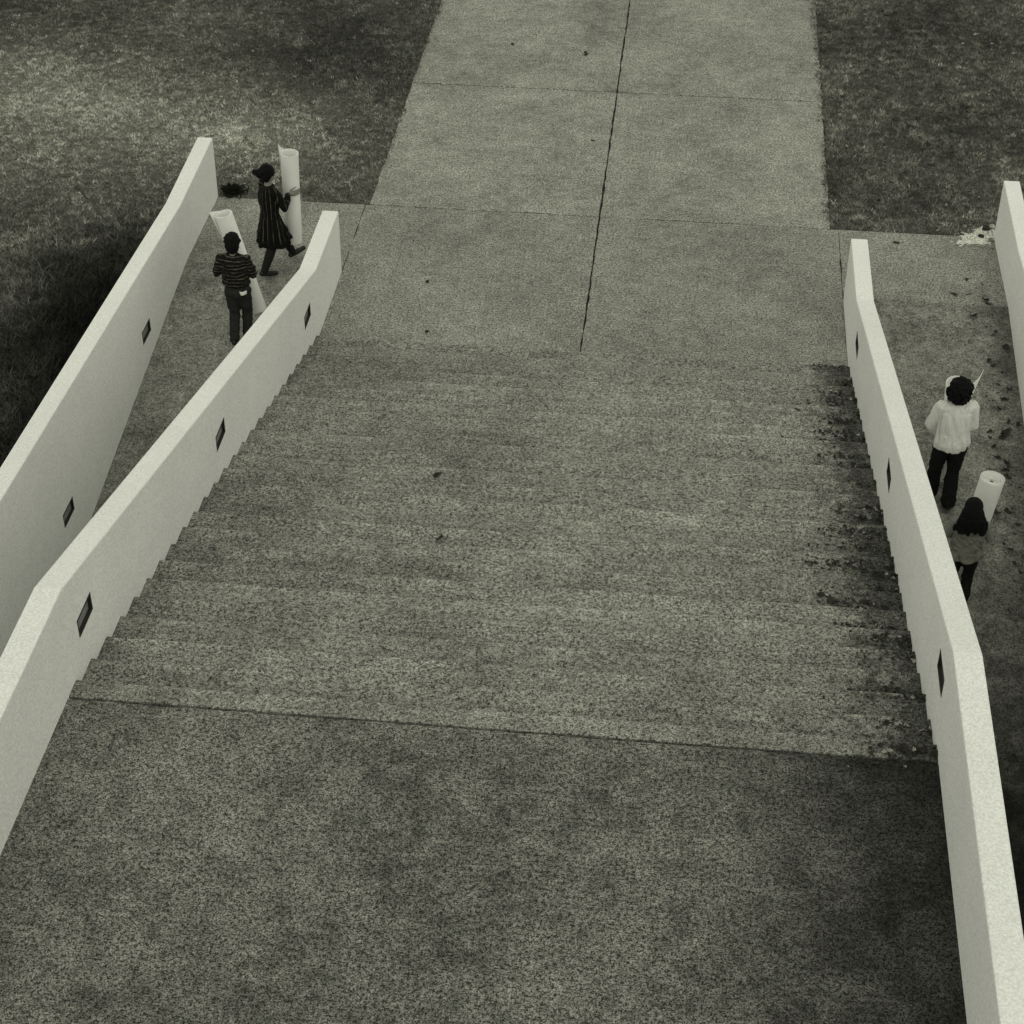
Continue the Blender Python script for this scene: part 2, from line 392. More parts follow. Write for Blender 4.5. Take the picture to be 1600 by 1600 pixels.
# ------------------------------------------------------------------ parapet walls with recessed step lights
def parapet(label, x0, x1, prof, lights, face):
    """prof in (y,z); face = x of the lit face, lights = (y,z) centres on that face"""
    bm = bmesh.new(); prism(bm, [(x0, y, z) for y, z in prof], (x1 - x0, 0, 0))
    o = obj('parapet_wall', bm, M['wall'])
    b = o.modifiers.new('b', 'BEVEL'); b.width = .012; b.segments = 2; b.limit_method = 'ANGLE'; b.angle_limit = math.radians(50)
    into = 1 if face == x0 else -1            # direction into the wall
    cut = []
    for (y, z) in lights:
        cb = bmesh.new(); xa, xb = sorted((face - into * .05, face + into * .075)); box(cb, xa, xb, y - .17, y + .17, z - .082, z + .082)
        c = obj('cutter', cb, M['wall']); cut.append(c)
        m = o.modifiers.new('c', 'BOOLEAN'); m.operation = 'DIFFERENCE'; m.object = c; m.solver = 'EXACT'
    bpy.context.view_layer.update()
    me = evaluated(o); o.modifiers.clear(); old = o.data; o.data = me; bpy.data.meshes.remove(old)
    for c in cut: bpy.data.objects.remove(c)
    if not me.materials: me.materials.append(M['wall'])
    tag(o, label, 'wall'); o['kind'] = 'thing'
    for (y, z) in lights:
        fb = bmesh.new()
        xa, xb = sorted((face - into * .003, face + into * .055))
        t = .014
        box(fb, xa, xb, y - .168, y + .168, z + .080 - t, z + .080); box(fb, xa, xb, y - .168, y + .168, z - .080, z - .080 + t)
        box(fb, xa + .001, xb - .001, y - .168, y - .168 + t, z - .080 + t, z + .080 - t); box(fb, xa + .001, xb - .001, y + .168 - t, y + .168, z - .080 + t, z + .080 - t)
        f = obj('step_light', fb, M['frame'], o)
        lb = bmesh.new(); xa, xb = sorted((face + into * .026, face + into * .036))
        box(lb, xa, xb, y - .153, y + .153, z - .065, z + .065)
        obj('lens', lb, M['lens'], f)
    return o
inner = [(Y_END, -.35), (Y_END, .835), (.24, .845), (-8.61, 3.27), (Y_BACK, 3.27), (Y_BACK, -3.4), (-2, -1.6)]
def outer(h0, h1): return [(3.475, -.4), (3.475, h0), (1.75, h1), (-5.0, h1 + .42), (Y_BACK, h1 + 1.2), (Y_BACK, -3.4), (-2, -1.6)]
parapet('white parapet wall between the left ramp and the stairs', -W - TW, -W, inner, [(-.38, .585), (-4.32, 1.65), (-8.27, 2.75)], -W)
parapet('white parapet wall between the stairs and the right ramp', W, W + TW, inner, [(-.45, .665), (-4.38, 1.71), (-8.34, 2.84)], W)
parapet('white outer wall of the left ramp beside the dark grass', -XO - TW, -XO, outer(.85, .775), [(-.17, .12), (-3.40, -.11)], -XO)
parapet('white outer wall of the right ramp at the edge of the photo', XO, XO + TW, outer(.81, .755), [(-.17, .12), (-3.40, -.11)], XO)

# ------------------------------------------------------------------ unseen deck and back wall, added over the ramp ends to darken them
for nm, x0, x1 in (('shade_deck_left', -14.0, -W - TW), ('shade_deck_right', W + TW, 14.0)):
    bm = bmesh.new(); box(bm, x0, x1, Y_BACK, Y_SHADE_DECK, H_TOP - .45, H_TOP - .02); struct(obj(nm, bm, M['upper']))
bm = bmesh.new(); box(bm, -14, 14, Y_BACK - .3, Y_BACK, -3.4, H_TOP - .5); struct(obj('shade_deck_back', bm, M['upper']))

# ------------------------------------------------------------------ grass (uncountable: one object)
def grass():
    regs = [(-11.5, -5.28, -4.5, 12.0, 1.0), (-5.28, -2.98, 3.48, 12.0, 1.0), (2.9, 8.2, 3.48, 13.5, 1.0), (5.28, 8.2, -3, 3.48, .8)]
    CX, CY = [], []
    for x0, x1, y0, y1, d in regs:
        n = int((x1 - x0) * (y1 - y0) * 720 * d)
        CX.append(rng.uniform(x0, x1, n)); CY.append(rng.uniform(y0, y1, n))
    CX, CY = np.concatenate(CX), np.concatenate(CY)
    keep = rng.random(len(CX)) < .55 + .6 * vnoise(CX, CY, 9, 3)
    CX, CY = CX[keep], CY[keep]
    nb = 8; n = len(CX)
    rank = lawn_rank_shade(CX, CY)
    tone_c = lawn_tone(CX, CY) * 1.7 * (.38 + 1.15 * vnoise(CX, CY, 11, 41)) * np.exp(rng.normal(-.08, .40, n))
    spr = rng.uniform(.02, .06, n)
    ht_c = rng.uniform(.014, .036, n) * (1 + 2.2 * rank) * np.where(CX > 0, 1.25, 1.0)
    rep = lambda a: np.repeat(a, nb)
    a = rng.uniform(0, 2 * np.pi, n * nb); rr = np.sqrt(rng.random(n * nb)) * rep(spr)
    X, Y = rep(CX) + rr * np.cos(a), rep(CY) + rr * np.sin(a)
    ok = ~((np.abs(X) < 5.275) & (Y < 3.44)) & ~((X > -3.05 + .07 * vnoise(X, Y, 2.2, 51) + .07 * (vnoise(X, Y, 7, 52) - .5) - .010 * rng.standard_normal(len(X))) & (X < 2.99 - .13 * vnoise(X, Y, 1.9, 53) + .12 * (vnoise(X, Y, 6, 54) - .5) + .020 * rng.standard_normal(len(X))))
    h = rep(ht_c) * rng.uniform(.6, 1.3, len(X)); lean = h * rng.uniform(.5, 1.7, len(X)); la = rng.uniform(0, 2 * np.pi, len(X))
    wd = rng.uniform(.003, .0065, len(X)) * (1 + .4 * rep(rank)); wa = rng.uniform(0, 2 * np.pi, len(X))
    tn = rep(tone_c) * rng.uniform(.55, 1.5, len(X))
    X, Y, h, lean, la, wd, wa, tn = (q[ok] for q in (X, Y, h, lean, la, wd, wa, tn))
    Z = .012 + .02 * np.sin(X * 1.7 + .6 * Y) * np.sin(Y * 1.3 + 1) + .012 * np.sin(X * 4.1 + Y * 3.3) - .036
    Z = np.where((X > -3.04) & (X < 2.99), np.maximum(Z, -.004), Z)
    N = len(X); V = np.empty((N, 3, 3), np.float32)
    V[:, 0] = np.c_[X - wd * np.cos(wa), Y - wd * np.sin(wa), Z]; V[:, 1] = np.c_[X + wd * np.cos(wa), Y + wd * np.sin(wa), Z]
    V[:, 2] = np.c_[X + lean * np.cos(la), Y + lean * np.sin(la), Z + h + .004]
    me = bpy.data.meshes.new('grass'); me.vertices.add(3 * N); me.vertices.foreach_set('co', V.ravel())
    me.loops.add(3 * N); me.loops.foreach_set('vertex_index', np.arange(3 * N, dtype=np.int32))
    me.polygons.add(N); me.polygons.foreach_set('loop_start', np.arange(0, 3 * N, 3, dtype=np.int32))
    me.update(calc_edges=True)
    at = me.attributes.new('tone', 'FLOAT', 'POINT'); at.data.foreach_set('value', np.repeat(tn, 3).astype(np.float32))
    o = link('grass', me, M['grass']); o['kind'] = 'stuff'; o['label'] = 'rough clumpy grass lawn on both sides of the path'; o['category'] = 'grass'
    print('blades', N)

# ------------------------------------------------------------------ fallen leaves
def leaf_mesh(name, curl, mat, ln=.042):
    """crumpled dead leaf with a ragged outline"""
    bm = bmesh.new(); c = bm.verts.new((0, 0, .006)); n = 9; ring = []
    for i in range(n):
        a = 2 * math.pi * i / n; r = ln * random.uniform(.45, 1.25)
        ring.append(bm.verts.new((r * math.cos(a), r * math.sin(a) * .55, .003 + curl * ln * random.uniform(0, .75))))
    for i in range(n): bm.faces.new((c, ring[i], ring[(i + 1) % n]))
    me = bpy.data.meshes.new(name); bm.to_mesh(me); bm.free(); me.materials.append(mat); return me
LM = [leaf_mesh('leaf', c, M['leaf']) for c in (.3, .6, .9)]; LP = leaf_mesh('leaf', .7, M['leafpale'])
def surf_z(x, y):
    if abs(x) > W + TW / 2: return ramp_z(y) if abs(x) < XO else lawn_z(x, y)
    if y > 0: return 0.0 if -3.04 < x < 3 or y < Y_PAD else lawn_z(x, y)
    return min(NST, int(-y / T) + 1) * RISE
def leaf(x, y, s, label, group, me=None):
    o = bpy.data.objects.new('fallen_leaf', me or random.choice(LM)); COL.objects.link(o)
    o.location = (x, y, surf_z(x, y)); o.rotation_euler = (random.gauss(0, .15), random.gauss(0, .15), random.uniform(0, 6.3)); o.scale = (s, s, s)
    tag(o, label, 'leaf', group)
for x, y in [(4.63, 2.33), (4.44, 1.95), (4.84, 1.77), (4.8, 1.84), (4.63, 1.49), (4.88, 1.24), (4.85, 1.17), (4.97, .93), (4.76, .68), (4.8, .6), (4.84, .27), (4.96, .19), (4.81, -.16), (4.88, .01), (4.68, -.54), (4.84, -.58), (4.89, -.49), (4.81, -.63), (4.9, -.36), (4.67, -.65), (4.7, -.8), (4.74, -.96), (4.82, -1.05), (4.8, -1.16), (4.82, -1.26), (5.0, -.41), (4.78, -1.8), (4.7, -2.29), (4.78, -2.56), (4.83, -2.69), (4.75, -2.36), (4.65, -1.82), (4.86, -1.99)]:
    leaf(x, y, random.uniform(.9, 1.7), 'small dark fallen leaf on the right ramp near the outer wall', 'leaves along the right ramp')
for x, y, s, lab in [(3.81, 3.18, 1.5, 'curled dark leaf on the paving just behind the right inner wall end'),
                     (-.56, 8.64, 1.5, 'dark leaf on the path slab left of the centre joint near the top edge'),
                     (-1.71, 8.9, .9, 'small dark leaf on the upper left path slab'),
                     (-.24, 5.7, 1.0, 'small dark leaf just left of the path centre joint'),
                     (-2.0, 1.53, .9, 'small dark leaf on the lower landing near the left wall end'),
                     (-1.84, .36, .9, 'tiny dark leaf on the landing just above the lowest stair edge'),
                     (-1.09, -4.11, 1.6, 'dark leaf clump lying mid staircase left of centre'),
                     (-.85, -5.58, 1.3, 'faint dark leaf below the mid staircase leaf, left of centre'),
                     (2.5, -6.29, 1.8, 'large dark curled leaf on the right side of the stairs'),
                     (2.43, -1.55, 1.1, 'small dark leaf on the far right steps apart from the litter')]:
    leaf(x, y, s, lab, None)
leaf(2.42, -6.25, 1.1, 'small leaf touching the large curled leaf on the stairs', None)
leaf(2.73, -6.51, .9, 'small pale leaf on the right of the stairs below the large dark leaf', None, LP)
def litter(name, pts, label, mats):
    """many tiny leaves joined: too small to pick apart"""
    bm = bmesh.new(); src = LM + [LP]
    for x, y, z, s, k in pts:
        m = Matrix.Translation((x, y, z)) @ Matrix.Rotation(random.uniform(0, 6.3), 4, 'Z') @ Matrix.Rotation(random.gauss(0, .35), 4, 'X') @ Matrix.Diagonal((s, s, s, 1))
        n0 = len(bm.verts); f0 = len(bm.faces); bm.from_mesh(src[k]); bm.verts.ensure_lookup_table(); bm.faces.ensure_lookup_table()
        for v in bm.verts[n0:]: v.co = m @ v.co
        for f in bm.faces[f0:]: f.material_index = 1 if k == 3 else 0
    me = bpy.data.meshes.new(name); bm.to_mesh(me); bm.free()
    for q in (M['leaf'], M['leafpale']): me.materials.append(q)
    o = link(name, me, None); o['kind'] = 'stuff'; o['label'] = label; o['category'] = 'rubble' if 'rubble' in name else 'leaves'
P = []
for k in range(0, NST):
    # leaves drift against the wall and into the back of each tread
    nclump = random.choice((1, 1, 2, 2, 3, 3))
    for c in range(nclump):
        cx = W - abs(random.gauss(0, .19)) - .02; cy = -(k) * T - random.uniform(.03, .33) if k else -random.uniform(.02, .1)
        for i in range(random.randint(10, 38)):
            x = min(W - .02, cx + random.gauss(0, .16)); y = cy + random.gauss(0, .03)
            kk = int(-y / T) + 1; y = min(max(y, -kk * T + .01), -(kk - 1) * T - .03)
            P.append((x, y, surf_z(x, y) + random.uniform(0, .02), random.uniform(.3, .85), 3 if random.random() < .10 else random.randint(0, 2)))
    for i in range(7):
        x = W - abs(random.gauss(0, .38)) - .02; y = -(k) * T - random.uniform(.04, .33)
        P.append((x, y, surf_z(x, y), random.uniform(.25, .6), random.choice((0, 1, 2, 3))))
    for i in range(2):
        x = random.uniform(-3, 3); y = -(k) * T - random.uniform(.04, .33)
        P.append((x, y, surf_z(x, y), random.uniform(.15, .35), random.choice((0, 1, 2, 3))))
litter('leaf_litter', P, 'dark leaf litter and dirt gathered along the right edge of the stairs', None)
P = []
for i in range(260):
    x = random.uniform(3.1, 7.5); y = random.uniform(3.6, 12.5); P.append((x, y, lawn_z(x, y) + random.uniform(0, .02), random.uniform(.4, 1.1), random.choice((0, 0, 1, 2, 3))))
for i in range(90):
    x = random.uniform(-9.5, -3.2); y = random.uniform(3.6, 11.5); P.append((x, y, lawn_z(x, y) + random.uniform(0, .015), random.uniform(.3, .8), random.choice((0, 1, 3))))
litter('lawn_litter', P, 'small dead leaves scattered over the grass', None)
P = []
for i in range(170):
    y = random.uniform(-9, 2.6); x = XO - .05 - abs(random.gauss(0, .28)); P.append((x, y, surf_z(x, y), random.uniform(.2, .6), random.choice((0, 1, 2))))
for i in range(60):
    x = -XO + .04 + abs(random.gauss(0, .12)); y = random.uniform(-5, 1.5); P.append((x, y, surf_z(x, y), random.uniform(.2, .45), random.choice((0, 1, 2))))
litter('ramp_litter', P, 'crumbled leaf bits along the foot of the outer ramp walls', None)

# spilled pale sand and rubble where the right outer wall ends
bm = bmesh.new(); bmesh.ops.create_grid(bm, x_segments=80, y_segments=80, size=.5)
for v in bm.verts:
    x, y = v.co.x, v.co.y; p = Vector((x * 7, y * 9, 3.1))
    r = math.hypot((x - .06) / .26, (y - .55 * x + .02) / .17)
    h = .045 * (1 - r) + .030 * noise.noise(p) + .022 * noise.noise(p * 2.7) + .012 * noise.noise(p * 6)
    v.co.z = max(-.06, min(h, .07)) if r < 2.2 else -.06
sp = obj('sand_pile', bm, M['sand'], smooth=True); sp.location = (4.86, 3.48, .006)
tag(sp, 'small spill of pale sand at the end of the right outer wall', 'sand')
for x, y, s, z in ((4.98, 3.62, .055, .05), (4.90, 3.42, .035, .04), (5.02, 3.36, .03, .03), (4.72, 3.68, .03, .03)):
    bm = bmesh.new(); bmesh.ops.create_icosphere(bm, subdivisions=2, radius=s)
    for v in bm.verts: v.co *= 1 + random.uniform(-.22, .22); v.co.z *= .7
    o = obj('rubble_stone', bm, M['leaf'] if s > .033 else M['stone']); o.location = (x, y, z)
    tag(o, 'small dark stone lying in the pale sand spill', 'stone', 'stones in the sand spill')
P = []
for i in range(150):
    x = min(XO - .02, 4.95 + random.gauss(0, .13)); y = 3.56 + random.gauss(0, .17); P.append((x, y, (0 if y < Y_PAD else lawn_z(x, y)) + .004, random.uniform(.10, .5), 3 if random.random() < .8 else 1))
litter('rubble_crumbs', P, 'pale rubble crumbs strewn around the sand at the right outer wall end', None)
# dark tuft of plants against the end of the left outer wall
bm = bmesh.new()
for i in range(420):
    a = random.uniform(0, 6.3); r = abs(random.gauss(0, .075)); x, y = -4.97 + abs(r * math.cos(a)) * 1.5, 3.62 + r * math.sin(a)
    h = random.uniform(.02, .09) * max(.3, 1 - r * 2.4); b = random.uniform(0, 6.3); l = random.uniform(.02, .09)
    p = Vector((x, y, 0)); q = Vector((math.cos(b), math.sin(b), 0)); s = Vector((-q.y, q.x, 0)) * random.uniform(.006, .014)
    m = p + q * l * .5 + Vector((0, 0, h * .8)); t = p + q * l * 1.5 + Vector((0, 0, h * .9))
    vs_ = [bm.verts.new(v) for v in (p - s * .4, p + s * .4, m + s, t, m - s)]
    bm.faces.new(vs_)
tuft = obj('weed_tuft', bm, leafmat('dark_weed', .022, (1, 1, .8))); tuft['kind'] = 'stuff'
tag(tuft, 'dark weed tuft against the end of the left outer wall', 'plant')

# ------------------------------------------------------------------ paper rolls
def paper_roll(label, base, top, R, r_in, turns, flap=0.0, flare=0.0, flap_deg=70, end_deg=0.0, taper=1.0, skew=0.0):
    phase = math.radians(end_deg) - turns * 2 * math.pi
    base, top = Vector(base), Vector(top); ax = (top - base); L = ax.length; ax.normalize()
    th = min(.006, (R - r_in) / turns * .50) if turns > 4 else .004
    N = int(turns * 30); Ro, Ri = [], []
    bm = bmesh.new(); cols = []
    for i in range(N + 1):
        t = i / N; ang = phase + t * turns * 2 * math.pi; rad = r_in + (R - r_in) * t
        togo = (N - i) / 30 * 360      # degrees left to the free edge
        f = max(0, 1 - togo / flap_deg) if flap else 0
        zt = L + skew * math.sin(ang * 1.0) * .5 + flap * f ** 1.3 + (.010 * math.sin(i * .13) if turns > 4 else .004 * math.sin(i * .4))
        if turns > 4: zt -= .035 * (1 - t) + .006 * math.sin(int(t * turns) * 2.4)
        zb = 0.0 - skew * .3 * math.sin(ang)
        rad2 = rad + flare * f * f
        c, s = math.cos(ang), math.sin(ang)
        ci = []
        for rr_, z, tp in ((rad2, zt, 1.0), (rad2 - th, zt, 1.0), (rad - th, zb, taper), (rad, zb, taper)):
            ci.append(bm.verts.new((c * rr_ * tp, s * rr_ * tp, z)))
        # mid ring so the flare stays near the top
        ci.insert(2, bm.verts.new((c * (rad - th) * (1 + taper) / 2, s * (rad - th) * (1 + taper) / 2, L * .72)))
        ci.append(bm.verts.new((c * rad * (1 + taper) / 2, s * rad * (1 + taper) / 2, L * .72)))
        cols.append(ci)
    for a, b in zip(cols[:-1], cols[1:]):
        for j in range(6): bm.faces.new((a[j], a[(j + 1) % 6], b[(j + 1) % 6], b[j]))
    bm.faces.new(cols[0]); bm.faces.new(cols[-1][::-1])
    bmesh.ops.recalc_face_normals(bm, faces=bm.faces)
    o = obj('paper_roll', bm, M['paper']); o.location = base; o.rotation_mode = 'QUATERNION'; xa = (Vector((1, 0, 0)) - ax * ax.x).normalized(); ya = ax.cross(xa); o.rotation_quaternion = Matrix((xa, ya, ax)).transposed().to_quaternion()
    if turns > 4:      # cardboard core
        bm = bmesh.new(); bmesh.ops.create_cone(bm, cap_ends=False, segments=20, radius1=r_in - .002, radius2=r_in - .002, depth=L - .05, matrix=Matrix.Translation((0, 0, L / 2 - .028)))
        bmesh.ops.create_circle(bm, cap_ends=True, segments=20, radius=r_in - .004, matrix=Matrix.Translation((0, 0, L - .16)))
        obj('core', bm, M['card'], o)
    return tag(o, label, 'paper roll', 'rolls of paper carried by the walkers')

# ------------------------------------------------------------------ people
class Blob:
    """volumes joined into one continuous skin by voxel remeshing"""
    def __init__(s): s.V = []; s.F = []; s.n = 0
    def add(s, v, f):
        s.V.append(v); s.F += [tuple(i + s.n for i in q) for q in f]; s.n += len(v)
    _c = {}
    @classmethod
    def unit(cls, seg):
        if seg not in cls._c:
            nv = seg // 2 + 1; v = [(0, 0, 1)]
            for i in range(1, nv):
                t = math.pi * i / nv
                v += [(math.sin(t) * math.cos(2 * math.pi * j / seg), math.sin(t) * math.sin(2 * math.pi * j / seg), math.cos(t)) for j in range(seg)]
            v.append((0, 0, -1)); f = []
            for j in range(seg): f.append((0, 1 + j, 1 + (j + 1) % seg))
            for i in range(nv - 2):
                for j in range(seg):
                    p, q = 1 + i * seg + j, 1 + i * seg + (j + 1) % seg; f.append((p, p + seg, q + seg, q))
            o = 1 + (nv - 2) * seg
            for j in range(seg): f.append((o + j, len(v) - 1, o + (j + 1) % seg))
            cls._c[seg] = (np.array(v), f)
        return cls._c[seg]
    def ell(s, c, r, rot=None, seg=20):
        v, f = s.unit(seg); s.add(v * np.array(r) + np.array(tuple(c)), f)
    def tube(s, pts, rad, seg=14):
        pts = [Vector(p) for p in pts]
        for p, r in zip(pts, rad): s.ell(p, (r, r, r), seg=seg)
        for a, b, ra, rb in zip(pts[:-1], pts[1:], rad[:-1], rad[1:]):
            d = b - a
            if d.length < 1e-5: continue
            d.normalize(); e = d.orthogonal().normalized(); g = d.cross(e)
            an = np.arange(seg) * 2 * np.pi / seg; ring = np.outer(np.cos(an), e) + np.outer(np.sin(an), g)
            v = np.concatenate([ring * ra + np.array(a), ring * rb + np.array(b)])
            f = [(j, (j + 1) % seg, seg + (j + 1) % seg, seg + j) for j in range(seg)] + [tuple(range(seg))[::-1], tuple(range(seg, 2 * seg))]
            s.add(v, f)
    def loft(s, rings, seg=48, fold=None):
        """rings: (cx, cy, z, rx, ry)"""
        V = []; F = []
        for i, (cx, cy, z, rx, ry) in enumerate(rings):
            for j in range(seg):
                a = 2 * math.pi * j / seg; k = 1 + (fold(a, i / (len(rings) - 1)) if fold else 0)
                V.append((cx + rx * k * math.cos(a), cy + ry * k * math.sin(a), z + (.008 * math.sin(5 * a) if i == 0 and fold else 0)))
        for i in range(len(rings) - 1):
            for j in range(seg):
                p, q = i * seg + j, i * seg + (j + 1) % seg; F.append((p, q, q + seg, p + seg))
        F.append(tuple(range(seg))[::-1]); o = (len(rings) - 1) * seg; F.append(tuple(range(o, o + seg)))
        s.add(np.array(V), F)
    def make(s, name, mat, parent, voxel=.008, smooth=4, wrinkle=0.0, sc=(11, 11, 5)):
        me = bpy.data.meshes.new(name); me.from_pydata(np.concatenate(s.V).tolist(), [], s.F); me.update()
        o = bpy.data.objects.new('tmp', me); COL.objects.link(o)
        r = o.modifiers.new('r', 'REMESH'); r.mode = 'VOXEL'; r.voxel_size = voxel
        q = o.modifiers.new('s', 'SMOOTH'); q.iterations = smooth; q.factor = .5
        bpy.context.view_layer.update(); m2 = evaluated(o)
        bpy.data.objects.remove(o); bpy.data.meshes.remove(me); m2.name = name; m2.materials.clear()
        if wrinkle:          # cloth creases
            N = len(m2.vertices); co = np.empty(N * 3, np.float32); m2.vertices.foreach_get('co', co); co = co.reshape(-1, 3)
            no = np.empty(N * 3, np.float32); m2.vertex_normals.foreach_get('vector', no); no = no.reshape(-1, 3)
            c = co * np.array(sc); n = 0
            for a_, f_ in ((1.0, 2.1), (.6, 4.3)):
                q = c * f_; n = n + a_ * np.sin(q[:, 0] + 1.4 * np.sin(q[:, 1] * .8 + q[:, 2] * .5) + q[:, 2] * .7) * np.cos(q[:, 1] + 1.2 * np.sin(q[:, 2] * .9 - q[:, 0] * .4))
            co = co + no * (wrinkle * (np.abs(n) * 1.6 - .6))[:, None]
            m2.vertices.foreach_set('co', co.astype(np.float32).ravel()); m2.update()
        return link(name, m2, mat, parent, True)

class Cyl:
    """the roll in a person's own space, to close the hands on"""
    def __init__(s, base, top, R):
        s.b = Vector(base); s.u = (Vector(top) - s.b).normalized(); s.R = R
        d0 = Vector((0, -1, 0)); s.d0 = (d0 - s.u * d0.dot(s.u)).normalized(); s.d1 = s.d0.cross(s.u)
        if s.d1.x < 0: s.d1 = -s.d1
    def p(s, deg, h, off): a = math.radians(deg); return s.b + s.u * h + (s.d0 * math.cos(a) + s.d1 * math.sin(a)) * (s.R + off)
def hand(B, cyl, deg, h, sg, k):
    """palm and five fingers closed round the roll; sg=+1 right, -1 left"""
    w = cyl.p(sg * (deg - 38), h, .030 * k); k1 = cyl.p(sg * deg, h, .018 * k); k2 = cyl.p(sg * (deg + 8), h, .016 * k)
    for off, L in ((.033, 46), (.011, 54), (-.011, 50), (-.033, 38)):
        a = cyl.p(sg * deg, h + off * k, .016 * k)
        B.tube([w + cyl.u * off * .45 * k, a], [.013 * k, .0125 * k], 10)
        f = [cyl.p(sg * (deg + L * t), h + off * k * (1 + .12 * t), .011 * k) for t in (.0, .4, .72, 1.0)]
        B.tube(f, [.0095 * k, .0088 * k, .008 * k, .0068 * k], 10)
    B.ell((w + k1) / 2, (.030 * k, .030 * k, .030 * k))
    t0 = w * .65 + k1 * .35 + cyl.u * .02 * k
    B.tube([t0, cyl.p(sg * (deg - 22), h + .055 * k, .014 * k), cyl.p(sg * (deg - 4), h + .078 * k, .012 * k), cyl.p(sg * (deg + 12), h + .088 * k, .011 * k)], [.014 * k, .0115 * k, .010 * k, .0075 * k], 10)
    return w
def person(label, loc, th, H, J, cyl):
    """J: joints in metres for this figure, local space, facing +Y"""
    root = tag(empty('person', loc, -th), label, 'person', 'people carrying rolls of paper'); k = H / 1.7
    B = Blob(); hc = Vector(J['head'])
    B.ell(hc, (.074 * k, .092 * k, .112 * k)); B.ell(hc + Vector((0, .028, -.055)) * k, (.055 * k, .062 * k, .062 * k))
    B.ell(hc + Vector((0, .092, -.018)) * k, (.012 * k, .020 * k, .024 * k)); B.ell(hc + Vector((0, .086, -.066)) * k, (.022 * k, .010 * k, .009 * k))
    for s in (-1, 1): B.ell(hc + Vector((s * .076, .0, -.012)) * k, (.010 * k, .020 * k, .032 * k))
    nk = Vector(J['neck']); B.tube([nk - Vector((0, 0, .04 * k)), nk, hc - Vector((0, .01, .06)) * k], [.058 * k, .048 * k, .05 * k])
    ch, pv = Vector(J['chest']), Vector(J['pelvis'])
    B.ell(ch, (.150 * k, .098 * k, .165 * k)); B.ell((ch + pv) / 2, (.115 * k, .085 * k, .15 * k)); B.ell(pv, (.135 * k, .092 * k, .105 * k))
    for s, n in ((1, 'R'), (-1, 'L')):
        sh, el = Vector(J['sh' + n]), Vector(J['el' + n]); deg, h = J['hand' + n]
        wr = hand(B, cyl, deg, h, s, k)
        B.tube([ch + Vector((s * .08 * k, 0, .08 * k)), sh], [.07 * k, .056 * k]); B.tube([sh, (sh + el) / 2, el, el * .6 + wr * .4, wr], [.054 * k, .046 * k, .038 * k, .037 * k, .025 * k])
        hp, kn, an, toe = (Vector(J[q + n]) for q in ('hip', 'kn', 'an', 'toe'))
        B.tube([hp, (hp + kn) / 2, kn, kn * .68 + an * .32, an], [.066 * k, .064 * k, .052 * k, .054 * k, .036 * k])
        B.tube([an + (an - toe).normalized() * .02 * k - Vector((0, 0, .03 * k)), (an + toe) / 2 - Vector((0, 0, .018 * k)), toe], [.034 * k, .034 * k, .022 * k])
    body = B.make('body', M['skin'], root, .007, 3)
    for s in (-1, 1):
        bm = bmesh.new(); bmesh.ops.create_uvsphere(bm, u_segments=10, v_segments=8, radius=.011 * k, matrix=Matrix.Translation(hc + Vector((s * .03, .084, .002)) * k)); obj('eye', bm, M['eye'], body, True)
    for n in 'RL':
        S = Blob(); an, toe = Vector(J['an' + n]), Vector(J['toe' + n]); d = (toe - an).normalized()
        S.tube([an - d * .035 * k - Vector((0, 0, .030 * k)), (an + toe) / 2 - Vector((0, 0, .018 * k)), toe + d * .012 * k], [.042 * k, .043 * k, .033 * k])
        S.make('shoe', M['shoe'], root, .007, 3)
    return root, k
def wrist(cyl, deg, h, s, k): return cyl.p(s * (deg - 38), h, .030 * k)
def sleeves(B, J, cyl, k, upto, r0, r1, r2):
    for s, n in ((1, 'R'), (-1, 'L')):
        sh, el = Vector(J['sh' + n]), Vector(J['el' + n]); wr = wrist(cyl, *J['hand' + n], s, k); e = el + (wr - el) * upto
        B.tube([Vector(J['chest']) + Vector((s * .08 * k, 0, .09 * k)), sh, (sh + el) / 2, el, e], [r0 * 1.25 * k, r0 * k, (r0 + r1) / 2 * k, r1 * k, r2 * k])
def trousers(J, k, root, mat, flare=0.0):
    B = Blob(); pv = Vector(J['pelvis'])
    B.ell(pv, (.168 * k, .122 * k, .12 * k)); B.ell(pv + Vector((0, -.045, -.05)) * k, (.15 * k, .10 * k, .10 * k))
    for n in 'RL':
        hp, kn, an = (Vector(J[q + n]) for q in ('hip', 'kn', 'an'))
        e = an + (kn - an).normalized() * .015
        B.tube([hp, (hp + kn) / 2, kn, (kn + an) / 2, e], [.104 * k, .092 * k, .074 * k, (.070 + flare / 2) * k, (.062 + flare) * k])
    return B.make('trousers', mat, root, .009, 3, .006, (7, 7, 10))
def tolocal(p, loc, th):
    d = Vector(p) - Vector(loc); c, s = math.cos(th), math.sin(th); return Vector((d.x * c - d.y * s, d.x * s + d.y * c, d.z))

